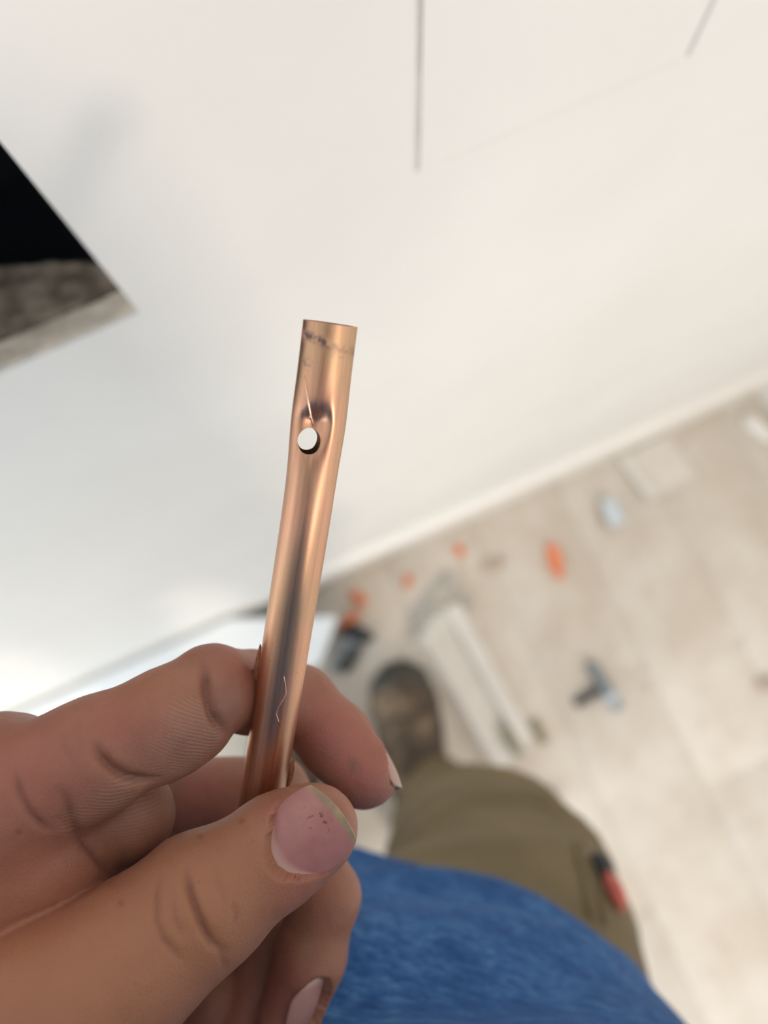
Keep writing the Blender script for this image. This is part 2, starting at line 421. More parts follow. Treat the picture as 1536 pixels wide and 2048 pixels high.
# the cavity behind the cut-out: lining painted near-black for its shade, mortar ledge, torn plaster sill
hx0, hx1, hz0, hz1 = xs[1], xs[2], hole_b, zs[3]
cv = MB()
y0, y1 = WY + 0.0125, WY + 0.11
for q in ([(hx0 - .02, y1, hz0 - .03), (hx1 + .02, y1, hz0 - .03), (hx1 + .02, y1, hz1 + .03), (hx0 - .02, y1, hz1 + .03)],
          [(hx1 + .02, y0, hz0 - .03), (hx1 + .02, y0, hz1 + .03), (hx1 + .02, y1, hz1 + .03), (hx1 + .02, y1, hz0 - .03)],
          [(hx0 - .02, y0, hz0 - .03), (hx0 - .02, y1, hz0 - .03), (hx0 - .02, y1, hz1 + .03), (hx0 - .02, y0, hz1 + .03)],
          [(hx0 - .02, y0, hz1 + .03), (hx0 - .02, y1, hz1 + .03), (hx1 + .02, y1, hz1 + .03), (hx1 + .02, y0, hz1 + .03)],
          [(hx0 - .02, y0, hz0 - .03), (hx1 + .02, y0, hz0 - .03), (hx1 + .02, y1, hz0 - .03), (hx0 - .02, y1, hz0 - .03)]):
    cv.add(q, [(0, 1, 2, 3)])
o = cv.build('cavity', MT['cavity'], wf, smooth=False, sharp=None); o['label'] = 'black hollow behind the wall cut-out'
def lump_strip(name, mat, xa, xb, ya, yb, za, amp, nx=60, ny=14, seed=0.0, zb=None, parent=wf):   # a rough ledge with thickness
    v = []; f = []
    for i in range(nx):
        for j in range(ny):
            s, t = i / (nx - 1), j / (ny - 1)
            p = Vector((xa + (xb - xa) * s, ya + (yb - ya) * t * (1 if zb is None else (0.12 + 0.88 * (1 - s) ** 0.9)), 0)); h = noise.fractal(p * 90 + Vector((seed, 0, 0)), 0.9, 2.1, 4)
            e = noise.noise(Vector((s * 14 + seed, 3, 1))) * amp * 0.8 if j in (0, ny - 1) else 0
            v.append((p.x, p.y + e, za + amp * h + (0 if zb is None else (zb - za) * t)))
    k = len(v); v += [(q[0], q[1], za - 0.02) for q in v]
    for i in range(nx - 1):
        for j in range(ny - 1):
            a_ = i * ny + j; f.append((a_, a_ + ny, a_ + ny + 1, a_ + 1)); f.append((k + a_ + 1, k + a_ + ny + 1, k + a_ + ny, k + a_))
    for i in range(nx - 1):
        a_ = i * ny; f.append((a_, k + a_, k + a_ + ny, a_ + ny)); a_ += ny - 1; f.append((a_ + ny, k + a_ + ny, k + a_, a_))
    for j in range(ny - 1):
        a_ = j; f.append((a_ + 1, k + a_ + 1, k + a_, a_)); a_ = (nx - 1) * ny + j; f.append((a_, k + a_, k + a_ + 1, a_ + 1))
    return mesh_obj(name, v, f, mat, parent, smooth=True)
o = lump_strip('mortar_ledge', MT['rubble'], hx0, hx1 + 0.004, WY + 0.0135, WY + 0.085, hz0 + 0.0005, 0.0035, ny=24, seed=2.0, zb=hz0 + 0.004); o['label'] = 'crumbled brown mortar inside the wall cut-out'
o = lump_strip('plaster_sill', MT['plaster'], hx0, hx1, WY + 0.0015, WY + 0.013, hz0 + 0.0007, 0.0010, seed=5.0); o['label'] = 'torn beige plaster edge under the cut-out'
# skirting boards and the return wall
wr = MB().box((0.80, Y0, 0.0), (0.815, Y1, 2.90)).build('wall_right', MT['wall'], origin=(0.80, -0.5, 0), smooth=False, sharp=None)
tag(wr, 'off-white painted return wall at the room corner', 'wall', kind='structure')
def skirting(name, p0, p1, nin, label):
    p0, p1, nin = np.array(p0), np.array(p1), np.array(nin)
    prof = [(0, 0), (0.018, 0), (0.018, 0.095), (0.015, 0.108), (0.008, 0.114), (0.006, 0.120), (0, 0.120)]
    v = [p + nin * d + np.array([0, 0, z]) for p in (p0, p1) for d, z in prof]; n = len(prof)
    f = [tuple(range(n)), tuple(reversed(range(n, 2 * n)))] + [(i, n + i, n + (i + 1) % n, (i + 1) % n) for i in range(n)]
    o = mesh_obj(name, v, f, MT['gloss'], smooth=False); tag(o, label, 'skirting', kind='structure'); return o
skirting('baseboard_front', (X0, WY, 0.0005), (0.80, WY, 0.0005), (0, -1, 0), 'white gloss skirting board under the cut-out wall')
skirting('baseboard_right', (0.80, WY - 0.018, 0.0005), (0.80, Y0, 0.0005), (-1, 0, 0), 'white gloss skirting board on the return wall')

# ------------------------------------------------------------------ things on the floor
def strip_between(p, q, w, z0, z1):
    p, q = np.array(p[:2]), np.array(q[:2]); t = nrm(q - p); s = np.array([-t[1], t[0]]) * w / 2
    return prism([p - s, q - s, q + s, p + s], z0, z1)
def fp(px, py): return floor_at(px, py)[:2]
# moulded panel with two raised rails beside the boot
pan = empty('moulded_panel', (*((fp(834, 1276) + fp(1040, 1480)) / 2), 0))
tag(pan, 'long off-white moulded panel with two raised rails beside the boot', 'panel')
prism([fp(828, 1281), fp(893, 1200), fp(1062, 1490), fp(990, 1546)], 0.0005, 0.006).build('panel_base', MT['pale'], pan, smooth=False)
for (a_, b_), w in (((fp(850, 1268), fp(1000, 1528)), 0.018), ((fp(903, 1212), fp(1048, 1478)), 0.026)):
    MBs = strip_between(a_, b_, w, 0.006, 0.022); MBs.build('rail', MT['pale'], pan, smooth=False)
strip_between(fp(815, 1277), fp(885, 1212), 0.012, 0.006, 0.014).build('end_stop', MT['grey'], pan, smooth=False)
br = empty('angle_bracket', (*fp(895, 1160), 0)); tag(br, 'grey-brown metal angle bracket with its shadow built in, lying at the end of the moulded panel', 'bracket')
strip_between(fp(818, 1238), fp(897, 1148), 0.020, 0.0005, 0.004).build('long_arm', MT['grey'], br, smooth=False)  # grey arms also stand in for the dark shadow at the panel end
strip_between(fp(893, 1150), fp(938, 1212), 0.014, 0.0005, 0.012).build('short_arm', MT['grey'], br, smooth=False)
for (px, py), s, nm in (((1020, 1478), 0.019, 'olive grey clip pressed on the foot of the raised rail'), ((1078, 1462), 0.016, 'olive brown clip on the floor next to the rail foot')):
    c = empty('spring_clip', (*fp(px, py), 0.0225 if px < 1050 else 0.0005)); tag(c, nm, 'clip')
    z = c.location.z; p = fp(px, py); t = nrm(fp(1048, 1478) - fp(903, 1212))
    strip_between(p - t * s * 1.4, p + t * s * 1.4, s, z, z + 0.003).build('clip_base', MT['olive_clip'], c, smooth=False)
    MB().tube([(*(p - t * s), z + 0.005), (*p, z + 0.011), (*(p + t * s), z + 0.005)], [0.003, 0.004, 0.003], 8).build('clip_spring', MT['olive_clip'], c)
# T-shaped tool
tt = empty('tee_handle_tool', (*fp(1205, 1370), 0)); tag(tt, 'small grey steel tool with a cross head and black stub handle', 'hand tool')
p, q = fp(1178, 1326), fp(1234, 1416)
MB().tube([(*p, 0.012), (*(p * .7 + q * .3), 0.013), (*(p * .3 + q * .7), 0.013), (*q, 0.012)], [0.0105, 0.0118, 0.0118, 0.0095], 14, flat=0.9).build('cross_head', MT['steel'], tt)
d_ = nrm(q - p)
MB().tube([(*(q - d_ * 0.028), 0.013), (*(q - d_ * 0.018), 0.013)], [0.0135, 0.0135], 14).build('collar', MT['bluewhite'], tt)
p2, q2 = fp(1198, 1378), fp(1148, 1408)
MB().tube([(*p2, 0.012), (*(p2 * .5 + q2 * .5), 0.010), (*q2, 0.008)], [0.0065, 0.0075, 0.0070], 12).build('stub_handle', MT['dark'], tt)
# orange wall plugs
def plug(px, py, ang, L, r, label):
    if isinstance(ang, tuple): w_ = fp(*ang) - fp(px, py); ang = math.atan2(w_[1], w_[0])
    c = empty('wall_plug', (*fp(px, py), 0)); tag(c, label, 'wall plug', 'orange wall plugs scattered by the skirting')
    p = fp(px, py); t = np.array([math.cos(ang), math.sin(ang)])
    P3 = lambda s: np.array([*(p + t * s * L), r + 0.0003])
    MB().tube([P3(-.5), P3(-.46), P3(.1), P3(.5)], [r, r, r * .92, r * .6], 10).build('plug_body', MT['orange'], c)
    MB().tube([P3(-.52), P3(-.48)], [r * 1.35, r * 1.35], 10).build('collar', MT['orange'], c)
    for s in (-1, 1):
        n2 = np.array([-t[1], t[0]]) * s
        MB().hexa([(*(p + n2 * r * .8 + t * L * k), z) for k, z in ((-.1, r * .6), (.1, r * .6), (.1, r * 1.3), (-.1, r * 1.3))][::s],
                  [(*(p + n2 * r * 1.5 + t * L * k), z) for k, z in ((-.05, r * .8), (.05, r * .8), (.05, r * 1.2), (-.05, r * 1.2))][::s]).build('fin', MT['orange'], c)
plug(716, 1196, 1.9, 0.030, 0.0085, 'orange wall plug by the skirting, past the one touching the pliers')
plug(704, 1238, 0.3, 0.034, 0.0085, 'orange wall plug touching the black pliers')
plug(676, 1256, 2.4, 0.028, 0.006, 'dull orange wall plug between white box and black pliers')
plug(815, 1161, 1.0, 0.022, 0.0055, 'small orange wall plug between the skirting and the angle bracket')
plug(918, 1100, 1.7, 0.022, 0.0065, 'orange wall plug lying alone beyond the angle bracket')
plug(1110, 1126, (1118, 1155), 0.060, 0.0095, 'largest and longest orange wall plug, lying clear of the tools')
# white box by the wall, behind the pipe
wb = empty('white_box', (*fp(560, 1290), 0)); tag(wb, 'glossy white lidded plastic box standing against the skirting board', 'box')
Y_b = WY - 0.0186
c0 = floor_at(668, 1236, 0.125)[:2]; c1 = floor_at(632, 1330, 0.125)[:2]
ed = nrm(c0 - c1); sd = np.array([-ed[1], ed[0]])
q0 = c1 + sd * 0.62; q1 = c0 + sd * 0.62
def clampy(p): return np.array([p[0], min(p[1], Y_b)])
poly = [clampy(c1), np.array([c0[0], min(c0[1], Y_b)]), np.array([c0[0] - 0.16, Y_b]), np.array([c0[0] - 0.62, Y_b]), np.array([c1[0] - 0.62, min(c1[1], Y_b - 0.1)])]
prism(poly, 0.001, 0.108).build('box_body', MT['white_plastic'], wb, smooth=False)
cen = sum(poly) / len(poly)
prism([np.array([(cen + (p - cen) * 1.02)[0], min((cen + (p - cen) * 1.02)[1], Y_b)]) for p in poly], 0.109, 0.125).build('lid', MT['white_plastic'], wb, smooth=False)
# black pliers
pl = empty('pliers', (*fp(690, 1285), 0)); tag(pl, 'black and grey pliers lying open between white box and boot', 'pliers')
Q = lambda px, py, z: np.array([*fp(px, py), z])
MB().tube([Q(684, 1264, .012), Q(706, 1263, .016), Q(730, 1272, .014), Q(748, 1276, .010)], [0.010, 0.018, 0.013, 0.006], 12, flat=0.7).build('jaw', MT['dark'], pl)
MB().tube([Q(690, 1272, .012), Q(705, 1280, .013), Q(718, 1290, .010)], [0.012, 0.014, 0.010], 12, flat=0.7).build('jaw', MT['steel'], pl)
MB().tube([Q(704, 1275, .012), Q(690, 1298, .011), Q(676, 1322, .009), Q(664, 1342, .008)], [0.009, 0.008, 0.008, 0.007], 10).build('handle', MT['steel'], pl)
MB().tube([Q(712, 1282, .012), Q(712, 1305, .011), Q(700, 1330, .009), Q(684, 1342, .008)], [0.008, 0.007, 0.008, 0.008], 10).build('handle', MT['dark'], pl)
kn = empty('putty_knife', (*fp(622, 1315), 0)); tag(kn, 'dark handled putty knife lying next to the white box', 'putty knife')
MB().tube([Q(636, 1300, .010), Q(624, 1316, .012), Q(610, 1340, .011)], [0.008, 0.012, 0.010], 12, flat=0.7).build('handle', MT['dark'], kn)
strip_between(fp(610, 1340), fp(592, 1375), 0.03, 0.002, 0.004).build('blade', MT['steel'], kn, smooth=False)
# blue-white cap leaning near the skirting
cap = empty('bottle_cap_tube', (*fp(1218, 1035), 0)); tag(cap, 'pale blue-white plastic tube lying near the skirting', 'tube')
p, q = fp(1210, 1003), fp(1232, 1052)
MB().tube([(*p, 0.017), (*(p * .5 + q * .5), 0.018), (*q, 0.016)], [0.013, 0.017, 0.015], 14).build('tube_body', MT['bluewhite'], cap)
strip_between(fp(1196, 1008), fp(1206, 1050), 0.010, 0.0005, 0.010).build('torn_flap', MT['tan'], cap, smooth=False)
# pale board offcut by the skirting
t_ = tag(prism([fp(1246, 910), fp(1335, 872), fp(1392, 952), fp(1300, 1002)], 0.0005, 0.004).build('board_offcut', MT['board'], smooth=False), 'flat pale board offcut lying against the skirting', 'offcut')
t_ = tag(strip_between(fp(1238, 912), fp(1302, 998), 0.016, 0.0045, 0.010).build('batten_offcut', MT['pale'], smooth=False), 'thin off-white batten along the edge of the flat board offcut', 'offcut')
def crumb(px, py, r, mat, label, cat, h=0.6, sx=1.0, sy=1.0, ang=0.0, name='plaster_crumb'):
    bm = bmesh.new(); bmesh.ops.create_icosphere(bm, subdivisions=3, radius=1.0)
    p = fp(px, py)
    for v in bm.verts:
        s = 1 + 0.35 * noise.noise(v.co * 1.6 + Vector((px, py, 0)))
        a_ = Vector((v.co.x * sx, v.co.y * sy, v.co.z * h)) * (s * r)
        v.co = Vector((a_.x * math.cos(ang) - a_.y * math.sin(ang), a_.x * math.sin(ang) + a_.y * math.cos(ang), a_.z))
    lo = min(v.co.z for v in bm.verts)
    vs = [(v.co.x + p[0], v.co.y + p[1], v.co.z - lo + 0.0003) for v in bm.verts]; bm.verts.index_update()
    o = mesh_obj(name, vs, [[v.index for v in f.verts] for f in bm.faces], mat); bm.free()
    tag(o, label, cat); return o
crumb(1512, 862, 0.020, MT['gloss'], 'white plaster lump near the room corner', 'plaster', sx=0.8, sy=1.6, ang=0.35)
crumb(1534, 1370, 0.014, MT['tan'], 'brown wood chip lying out on the planks near the return wall', 'debris', name='wood_chip')
crumb(1092, 1592, 0.015, MT['dark'], 'small dark rubber bung on the floor by the olive trousers', 'bung', name='rubber_bung')
crumb(985, 1128, 0.012, MT['tan'], 'small tan chip on the floor beyond the angle bracket', 'debris', h=0.3, sx=1.6, name='wood_chip')
crumb(1290, 1345, 0.007, MT['board'], 'tiny pale plaster crumb beside the cross headed tool', 'plaster', h=0.4)

# ------------------------------------------------------------------ copper pipe (built in camera space, mm)
ptop, pmid, pbot = C(661, 647, 143.7), C(617, 1000, 152.5), C(492, 1800, 178.5)
def pipe_axis(s):                                     # s: 0 top .. 1 bottom, a slight kink near the hole
    k = 0.305
    a_ = ptop + (pmid - ptop) * (s / k); b_ = pmid + (pbot - pmid) * ((s - k) / (1 - k))
    w = 1 / (1 + math.exp(-(s - k) / 0.06)); return a_ * (1 - w) + b_ * w
PR = 4.92
hole_c = C(619, 884, 145.0)
NL, NT = 260, 112
def pipe_surface(R, dent):
    out = np.zeros((NL, NT, 3)); heat = np.zeros((NL, NT)); smud = np.zeros((NL, NT))
    for i in range(NL):
        s = i / (NL - 1); p = pipe_axis(s); t = nrm(pipe_axis(min(s + .004, 1)) - pipe_axis(max(s - .004, 0)))
        toward = -p; toward = nrm(toward - t * toward.dot(t)); side = np.cross(t, toward)     # side: image right or left
        if side[0] < 0: side = -side
        dist = s * np.linalg.norm(pbot - ptop)
        hd = (hole_c - ptop).dot(nrm(pbot - ptop)); z = dist - hd
        ov = (0.075 * math.exp(-((z - 1) / 9) ** 2) + 0.055 / (1 + math.exp((z - 2) / 4))) * dent
        for j in range(NT):
            q = 2 * math.pi * j / NT; cx, cy = math.cos(q), math.sin(q)
            r = R; x_ = cx * r * (1 + ov * 0.75); y_ = cy * r * (1 - ov)
            if cy > 0:                                # the face seen: dished in around the hole, with a crease ridge beside it
                hx = -0.6
                g = math.exp(-((x_ - hx) / 2.7) ** 2) * math.exp(-((z) / (3.0 if z < 0 else 6.5)) ** 2)
                y_ -= 1.9 * g * dent
                g2 = math.exp(-((x_ - 2.5) / 1.3) ** 2) * math.exp(-((z + 1) / 6.0) ** 2)
                y_ += 0.40 * g2 * dent
                fl_ = math.exp(-((x_ + .2) / 3.0) ** 2) * math.exp(-((z - 12) / 9) ** 2); y_ -= 0.35 * fl_ * dent
            out[i, j] = p + side * x_ + toward * y_
            if cy > -0.2:
                dd = math.hypot(x_ + .6, z)
                heat[i, j] = math.exp(-((dd - 2.5) / 1.4) ** 2) * (1.0 if cy > 0 else 0)
                if z < 0: heat[i, j] = max(heat[i, j], 0.5 * math.exp(-((x_ - 1.8) / 1.0) ** 2 - ((z + 2.0) / 1.6) ** 2))
                smud[i, j] = math.exp(-((dist - (4.2 + 0.25 * x_)) / 1.0) ** 2) * (1.0 if x_ < 0.5 else 0.45) + 0.6 * math.exp(-((dist - 9.0) / .9) ** 2 - ((x_ + 3.6) / .9) ** 2) + 0.5 * math.exp(-((dist - 6.4) / .7) ** 2 - ((x_ - 2.2) / 1.0) ** 2)
    return out, heat, smud
So, heat, smud = pipe_surface(PR, 1.0); Si, _, _ = pipe_surface(PR - 0.65, 1.0)
Vp = np.concatenate([So.reshape(-1, 3), Si.reshape(-1, 3)])
k = NL * NT; fcs = []
for i in range(NL - 1):
    for j in range(NT):
        a_, b_ = i * NT + j, i * NT + (j + 1) % NT
        fcs.append((a_, b_, b_ + NT, a_ + NT)); fcs.append((k + a_ + NT, k + b_ + NT, k + b_, k + a_))
for j in range(NT):
    a_, b_ = j, (j + 1) % NT; fcs.append((k + a_, k + b_, b_, a_))
    a_, b_ = a_ + (NL - 1) * NT, b_ + (NL - 1) * NT; fcs.append((a_, b_, k + b_, k + a_))
Wp = from_cam(Vp)
axis_w = nrm(from_cam(ptop) - from_cam(pbot)); tw = nrm(EYE - from_cam(hole_c)); tw = nrm(tw - axis_w * tw.dot(axis_w)); sw = np.cross(tw, axis_w)
PB = Matrix([[sw[i], tw[i], axis_w[i], from_cam(pbot)[i]] for i in range(3)] + [[0, 0, 0, 1]])
PBi = np.array(PB.inverted())
loc_p = Wp @ PBi[:3, :3].T + PBi[:3, 3]
me = bpy.data.meshes.new('pipe_raw'); me.from_pydata([tuple(v) for v in loc_p], [], fcs); me.update()
bm = bmesh.new(); bm.from_mesh(me); bmesh.ops.recalc_face_normals(bm, faces=bm.faces[:]); bm.to_mesh(me); bm.free()
a1 = me.attributes.new('heat', 'FLOAT', 'POINT'); a1.data.foreach_set('value', np.concatenate([heat.ravel(), heat.ravel() * 0]).astype(np.float32))
a1 = me.attributes.new('smudge', 'FLOAT', 'POINT'); a1.data.foreach_set('value', np.concatenate([smud.ravel(), smud.ravel() * 0]).astype(np.float32))
raw = bpy.data.objects.new('pipe_raw', me); SC.collection.objects.link(raw)
far_c = C(612.5, 874, 156.0); hd_ = nrm(far_c - hole_c)
def cutter(r0, r1):
    m_ = MB(); pts = [hole_c - hd_ * 6, hole_c, far_c, far_c + hd_ * 6]
    v = []
    sx_ = nrm(np.cross(hd_, [0, 1, 0])); sy_ = np.cross(sx_, hd_)
    n = 64
    for p, r in zip(pts, (r0, r0, r1, r1)):
        for q in np.linspace(0, 2 * math.pi, n, False):
            w_ = 1 + 0.025 * math.sin(2 * q + 1) + 0.012 * math.sin(5 * q)
            v.append(from_cam(p + (sx_ * math.cos(q) * r * 0.90 + sy_ * math.sin(q) * r * 1.10) * w_))
    f = [(i * n + j, i * n + (j + 1) % n, (i + 1) * n + (j + 1) % n, (i + 1) * n + j) for i in range(3) for j in range(n)] + [tuple(reversed(range(n))), tuple(range(3 * n, 4 * n))]
    v = np.array(v) @ PBi[:3, :3].T + PBi[:3, 3]
    c_ = bpy.data.meshes.new('cut'); c_.from_pydata([tuple(x_) for x_ in v], [], f); c_.update()
    bm = bmesh.new(); bm.from_mesh(c_); bmesh.ops.recalc_face_normals(bm, faces=bm.faces[:]); bm.to_mesh(c_); bm.free()
    return bpy.data.objects.new('cut', c_)
cut = cutter(2.40, 2.10); SC.collection.objects.link(cut)
md = raw.modifiers.new('hole', 'BOOLEAN'); md.operation = 'DIFFERENCE'; md.object = cut; md.solver = 'EXACT'
dg = bpy.context.evaluated_depsgraph_get(); ev = raw.evaluated_get(dg)
pm = bpy.data.meshes.new_from_object(ev, depsgraph=dg); pm.name = 'copper_pipe'
bpy.data.objects.remove(raw); bpy.data.objects.remove(cut)
pm.polygons.foreach_set('use_smooth', [True] * len(pm.polygons)); pm.set_sharp_from_angle(angle=math.radians(42))
pm.materials.clear(); pm.materials.append(MT['copper'])
pipe = bpy.data.objects.new('copper_pipe', pm); SC.collection.objects.link(pipe); pipe.matrix_world = PB
tag(pipe, 'short length of copper pipe with a screw hole punched through it', 'pipe')
def pipe_child(name, mb, mat, label=None):
    v = np.array(mb.v) @ PBi[:3, :3].T + PBi[:3, 3]
    me_ = bpy.data.meshes.new(name); me_.from_pydata([tuple(p) for p in v], [], mb.f); me_.update(); me_.materials.append(mat)
    me_.polygons.foreach_set('use_smooth', [True] * len(me_.polygons))
    o = bpy.data.objects.new(name, me_); SC.collection.objects.link(o); o.parent = pipe
    if label: o['label'] = label
    return o
bvh_pipe = BVHTree.FromPolygons([tuple(v) for v in Vp[:k]], [f for f in fcs if max(f) < k])
def on_pipe(px, py, lift=0.0):
    d0 = Vector(nrm(ray(px, py))); h = bvh_pipe.ray_cast(Vector((0, 0, 0)), d0)
    if h[0] is None: return None
    return np.array(h[0]) - np.array(d0) * lift
def pipe_line(name, pix, r, mat, lift, label):
    pts = [on_pipe(x_, y_, l_) for (x_, y_), l_ in zip(pix, lift)]
    pts = [from_cam(p) for p in pts if p is not None]
    m_ = MB(); m_.tube(pts, [q * 0.001 for q in r[:len(pts)]], 6); pipe_child(name, m_, mat, label)
pipe_line('scratch', [(609, 752), (613, 780), (618, 810), (623, 838), (626, 852)], [0.10, 0.15, 0.15, 0.17, 0.12], MT['hair_copper'], [0.08] * 5, 'bright scratch running to the hole')
pipe_line('copper_sliver', [(568, 1353), (571, 1370), (572, 1388), (565, 1402), (556, 1418), (552, 1428), (556, 1440), (559, 1450)], [0.06, 0.08, 0.1, 0.1, 0.1, 0.12, 0.14, 0.1], MT['hair_copper'], [0.2, 0.3, 0.5, 0.5, 0.4, 0.3, 0.3, 0.1], 'hair thin curl of bright copper')
pipe_line('burr', [(620, 832), (622, 838)], [0.22, 0.2], MT['hair_copper'], [0.05, 0.05], 'tiny shiny burr above the hole')
def swarf(pix, w, deep, label):                       # rough reddish crust along the pipe side
    for i in range(len(pix) - 1):
        pass
    pts = [from_cam(C(x_, y_, d_)) for x_, y_, d_ in pix]
    m_ = MB(); m_.tube(pts, [q * .001 for q in w], 10)
    v = np.array(m_.v); v += np.array([[noise.noise(Vector(p) * 2500 + Vector((c_ * 9, 0, 0))) * 0.0004 for c_ in range(3)] for p in v]); m_.v = [tuple(p) for p in v]
    pipe_child('swarf_crust', m_, MT['rust'], label)
swarf([(521, 1290, 163.0), (519, 1312, 163.4), (516, 1332, 163.8), (513, 1354, 164.3), (508, 1380, 165.0), (503, 1400, 165.6)], [.15, .55, .85, 1.0, .8, .2], 0, 'reddish brown swarf stuck along the pipe')
swarf([(587, 1517, 169), (584, 1535, 169.5), (580, 1555, 170), (575, 1575, 170.5)], [.2, .6, .7, .4], 0, 'reddish brown swarf stuck along the pipe')

# ------------------------------------------------------------------ the hand (camera space, mm)
g = Grid((-215, -160, -250), (14, -18, -118), 0.56)
n_th = nrm(C(628, 1655, 1))                            # thumb is flattened along the line of sight
thumb = [(C(630, 1656, 158), C(560, 1697, 157), 8.75, 9.6, n_th, .90), (C(560, 1697, 157), C(398, 1808, 153), 9.8, 12.5, n_th, .90),
         (C(398, 1808, 153), C(250, 1930, 147.5), 12.5, 13.8, n_th, .95), (C(250, 1930, 147.5), C(100, 2050, 143.5), 13.8, 17.4),
         (C(100, 2050, 143.5), (-110, -116, -162), 18.0, 20)]
index = [(C(-30, 1618, 152), C(190, 1512, 155), 14.2, 11.2), (C(190, 1512, 155), C(330, 1440, 159), 11.0, 9.8), (C(330, 1440, 159), C(420, 1378, 164), 9.8, 9.3),
         (C(330, 1478, 160), C(395, 1452, 163), 8.4, 7.0)]
index_mid = [(C(425, 1376, 165), C(505, 1383, 178), 9.3, 9.1), (C(505, 1383, 178), C(598, 1402, 186), 9.0, 8.4)]
index_tip = [(C(598, 1402, 186), C(668, 1476, 184), 8.4, 8.5), (C(668, 1476, 184), C(728, 1548, 180), 8.5, 7.9)]
web = [(C(-30, 1618, 152), C(15, 1735, 160), 14.2, 17.2), (C(15, 1735, 160), C(-20, 1880, 174), 17.2, 20), (C(108, 1708, 159), C(115, 1800, 171), 9.5, 12), (C(108, 1708, 159), C(15, 1735, 160), 9.5, 14)]
pad = [(C(165, 1615, 164), C(252, 1630, 168), 10.5, 9.2), (C(252, 1630, 168), C(205, 1700, 198), 9.2, 8)]
middle = [((-95, -72, -184), C(330, 1597, 201), 12, 10.2), (C(330, 1597, 201), C(545, 1585, 209), 10.2, 9.6)]
middle_mid = [(C(545, 1585, 207), C(648, 1795, 196), 9.6, 9.0)]
middle_tip = [(C(648, 1795, 196), C(618, 1915, 193), 9.0, 8.7), (C(618, 1915, 193), C(578, 2035, 190), 8.7, 7.8)]
ring = [((-98, -92, -192), C(460, 1725, 221), 12, 9.8), (C(460, 1725, 221), C(548, 1900, 207), 9.8, 9.2), (C(548, 1900, 207), C(475, 2075, 196), 9.2, 8.4)]
pinky = [((-102, -112, -198), C(350, 1870, 214), 11, 8.4), (C(350, 1870, 214), C(430, 2005, 200), 8.4, 8.4), (C(430, 2005, 200), C(375, 2140, 190), 7.5, 6.6)]
palm = [((-80, -58, -162), (-95, -72, -180), 13, 13), ((-95, -72, -180), (-98, -92, -192), 13, 13), ((-98, -92, -192), (-104, -112, -196), 13, 12),
        ((-80, -58, -160), (-150, -108, -176), 14, 20), ((-95, -74, -180), (-150, -108, -178), 13, 20), ((-102, -110, -195), (-152, -112, -182), 13, 19),
        ((-112, -110, -164), (-150, -110, -176), 18, 22), ((-150, -110, -177), (-212, -132, -184), 22, 25), ((-106, -114, -200), C(360, 2060, 199), 13, 10)]
for prims, kk, kb in ((palm, 8, 1), (web, 8, 9), (pad, 5, 2.2), (index, 4, 3.0), (index_mid, 3, 1.6), (index_tip, 3, 2.6),
                      (middle, 4, 3), (middle_mid, 3, 2.2), (middle_tip, 3, 2.5), (ring, 4, 1.2), (pinky, 4, 1.2), (thumb, 6, 0.9)):
    g.group(prims, kk, kb)
hp, hq, he = g.mesh(relax=3); del g
hn = normals(hp, hq)
# low irregularity of the flesh
hp = hp + hn * np.array([0.22 * noise.fractal(Vector(p) * 0.11, 1.0, 2.0, 3) for p in hp])[:, None]
def hand_bvh(): return BVHTree.FromPolygons(hp.tolist(), hq.tolist())
bv = hand_bvh()
def cast(px, py):
    h = bv.ray_cast(Vector((0, 0, 0)), Vector(nrm(ray(px, py)))); return None if h[0] is None else np.array(h[0])
kd = KDTree(len(hp))
for i_, p in enumerate(hp): kd.insert(p, i_)
kd.balance()
A = {n_: np.zeros(len(hp)) for n_ in ('rosy', 'tan', 'crease', 'grime', 'ridge', 'ridge_phase')}
disp = np.zeros(len(hp)); press = {}; press_n = {}
def polyline(pix, step=4.0):
    out = []
    for (x0_, y0_), (x1_, y1_) in zip(pix[:-1], pix[1:]):
        n_ = max(1, int(math.hypot(x1_ - x0_, y1_ - y0_) / step))
        out += [(x0_ + (x1_ - x0_) * t / n_, y0_ + (y1_ - y0_) * t / n_) for t in range(n_)]
    return out + [pix[-1]]
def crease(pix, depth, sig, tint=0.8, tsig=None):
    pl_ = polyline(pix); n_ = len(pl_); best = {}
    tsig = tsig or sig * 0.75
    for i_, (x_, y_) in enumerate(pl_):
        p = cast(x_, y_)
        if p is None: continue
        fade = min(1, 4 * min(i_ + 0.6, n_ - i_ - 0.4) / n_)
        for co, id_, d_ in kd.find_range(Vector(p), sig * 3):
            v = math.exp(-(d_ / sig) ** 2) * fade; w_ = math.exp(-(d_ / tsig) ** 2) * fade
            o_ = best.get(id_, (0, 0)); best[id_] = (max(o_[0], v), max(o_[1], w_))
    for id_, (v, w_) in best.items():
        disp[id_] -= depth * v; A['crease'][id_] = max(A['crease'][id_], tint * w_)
def blob(name, px, py, r, amt, mx=True):
    p = cast(px, py)
    if p is None: return
    for co, id_, d_ in kd.find_range(Vector(p), r * 2.2):
        v = amt * math.exp(-(d_ / r) ** 2)
        if name == 'disp': disp[id_] += v
        else: A[name][id_] = max(A[name][id_], v)
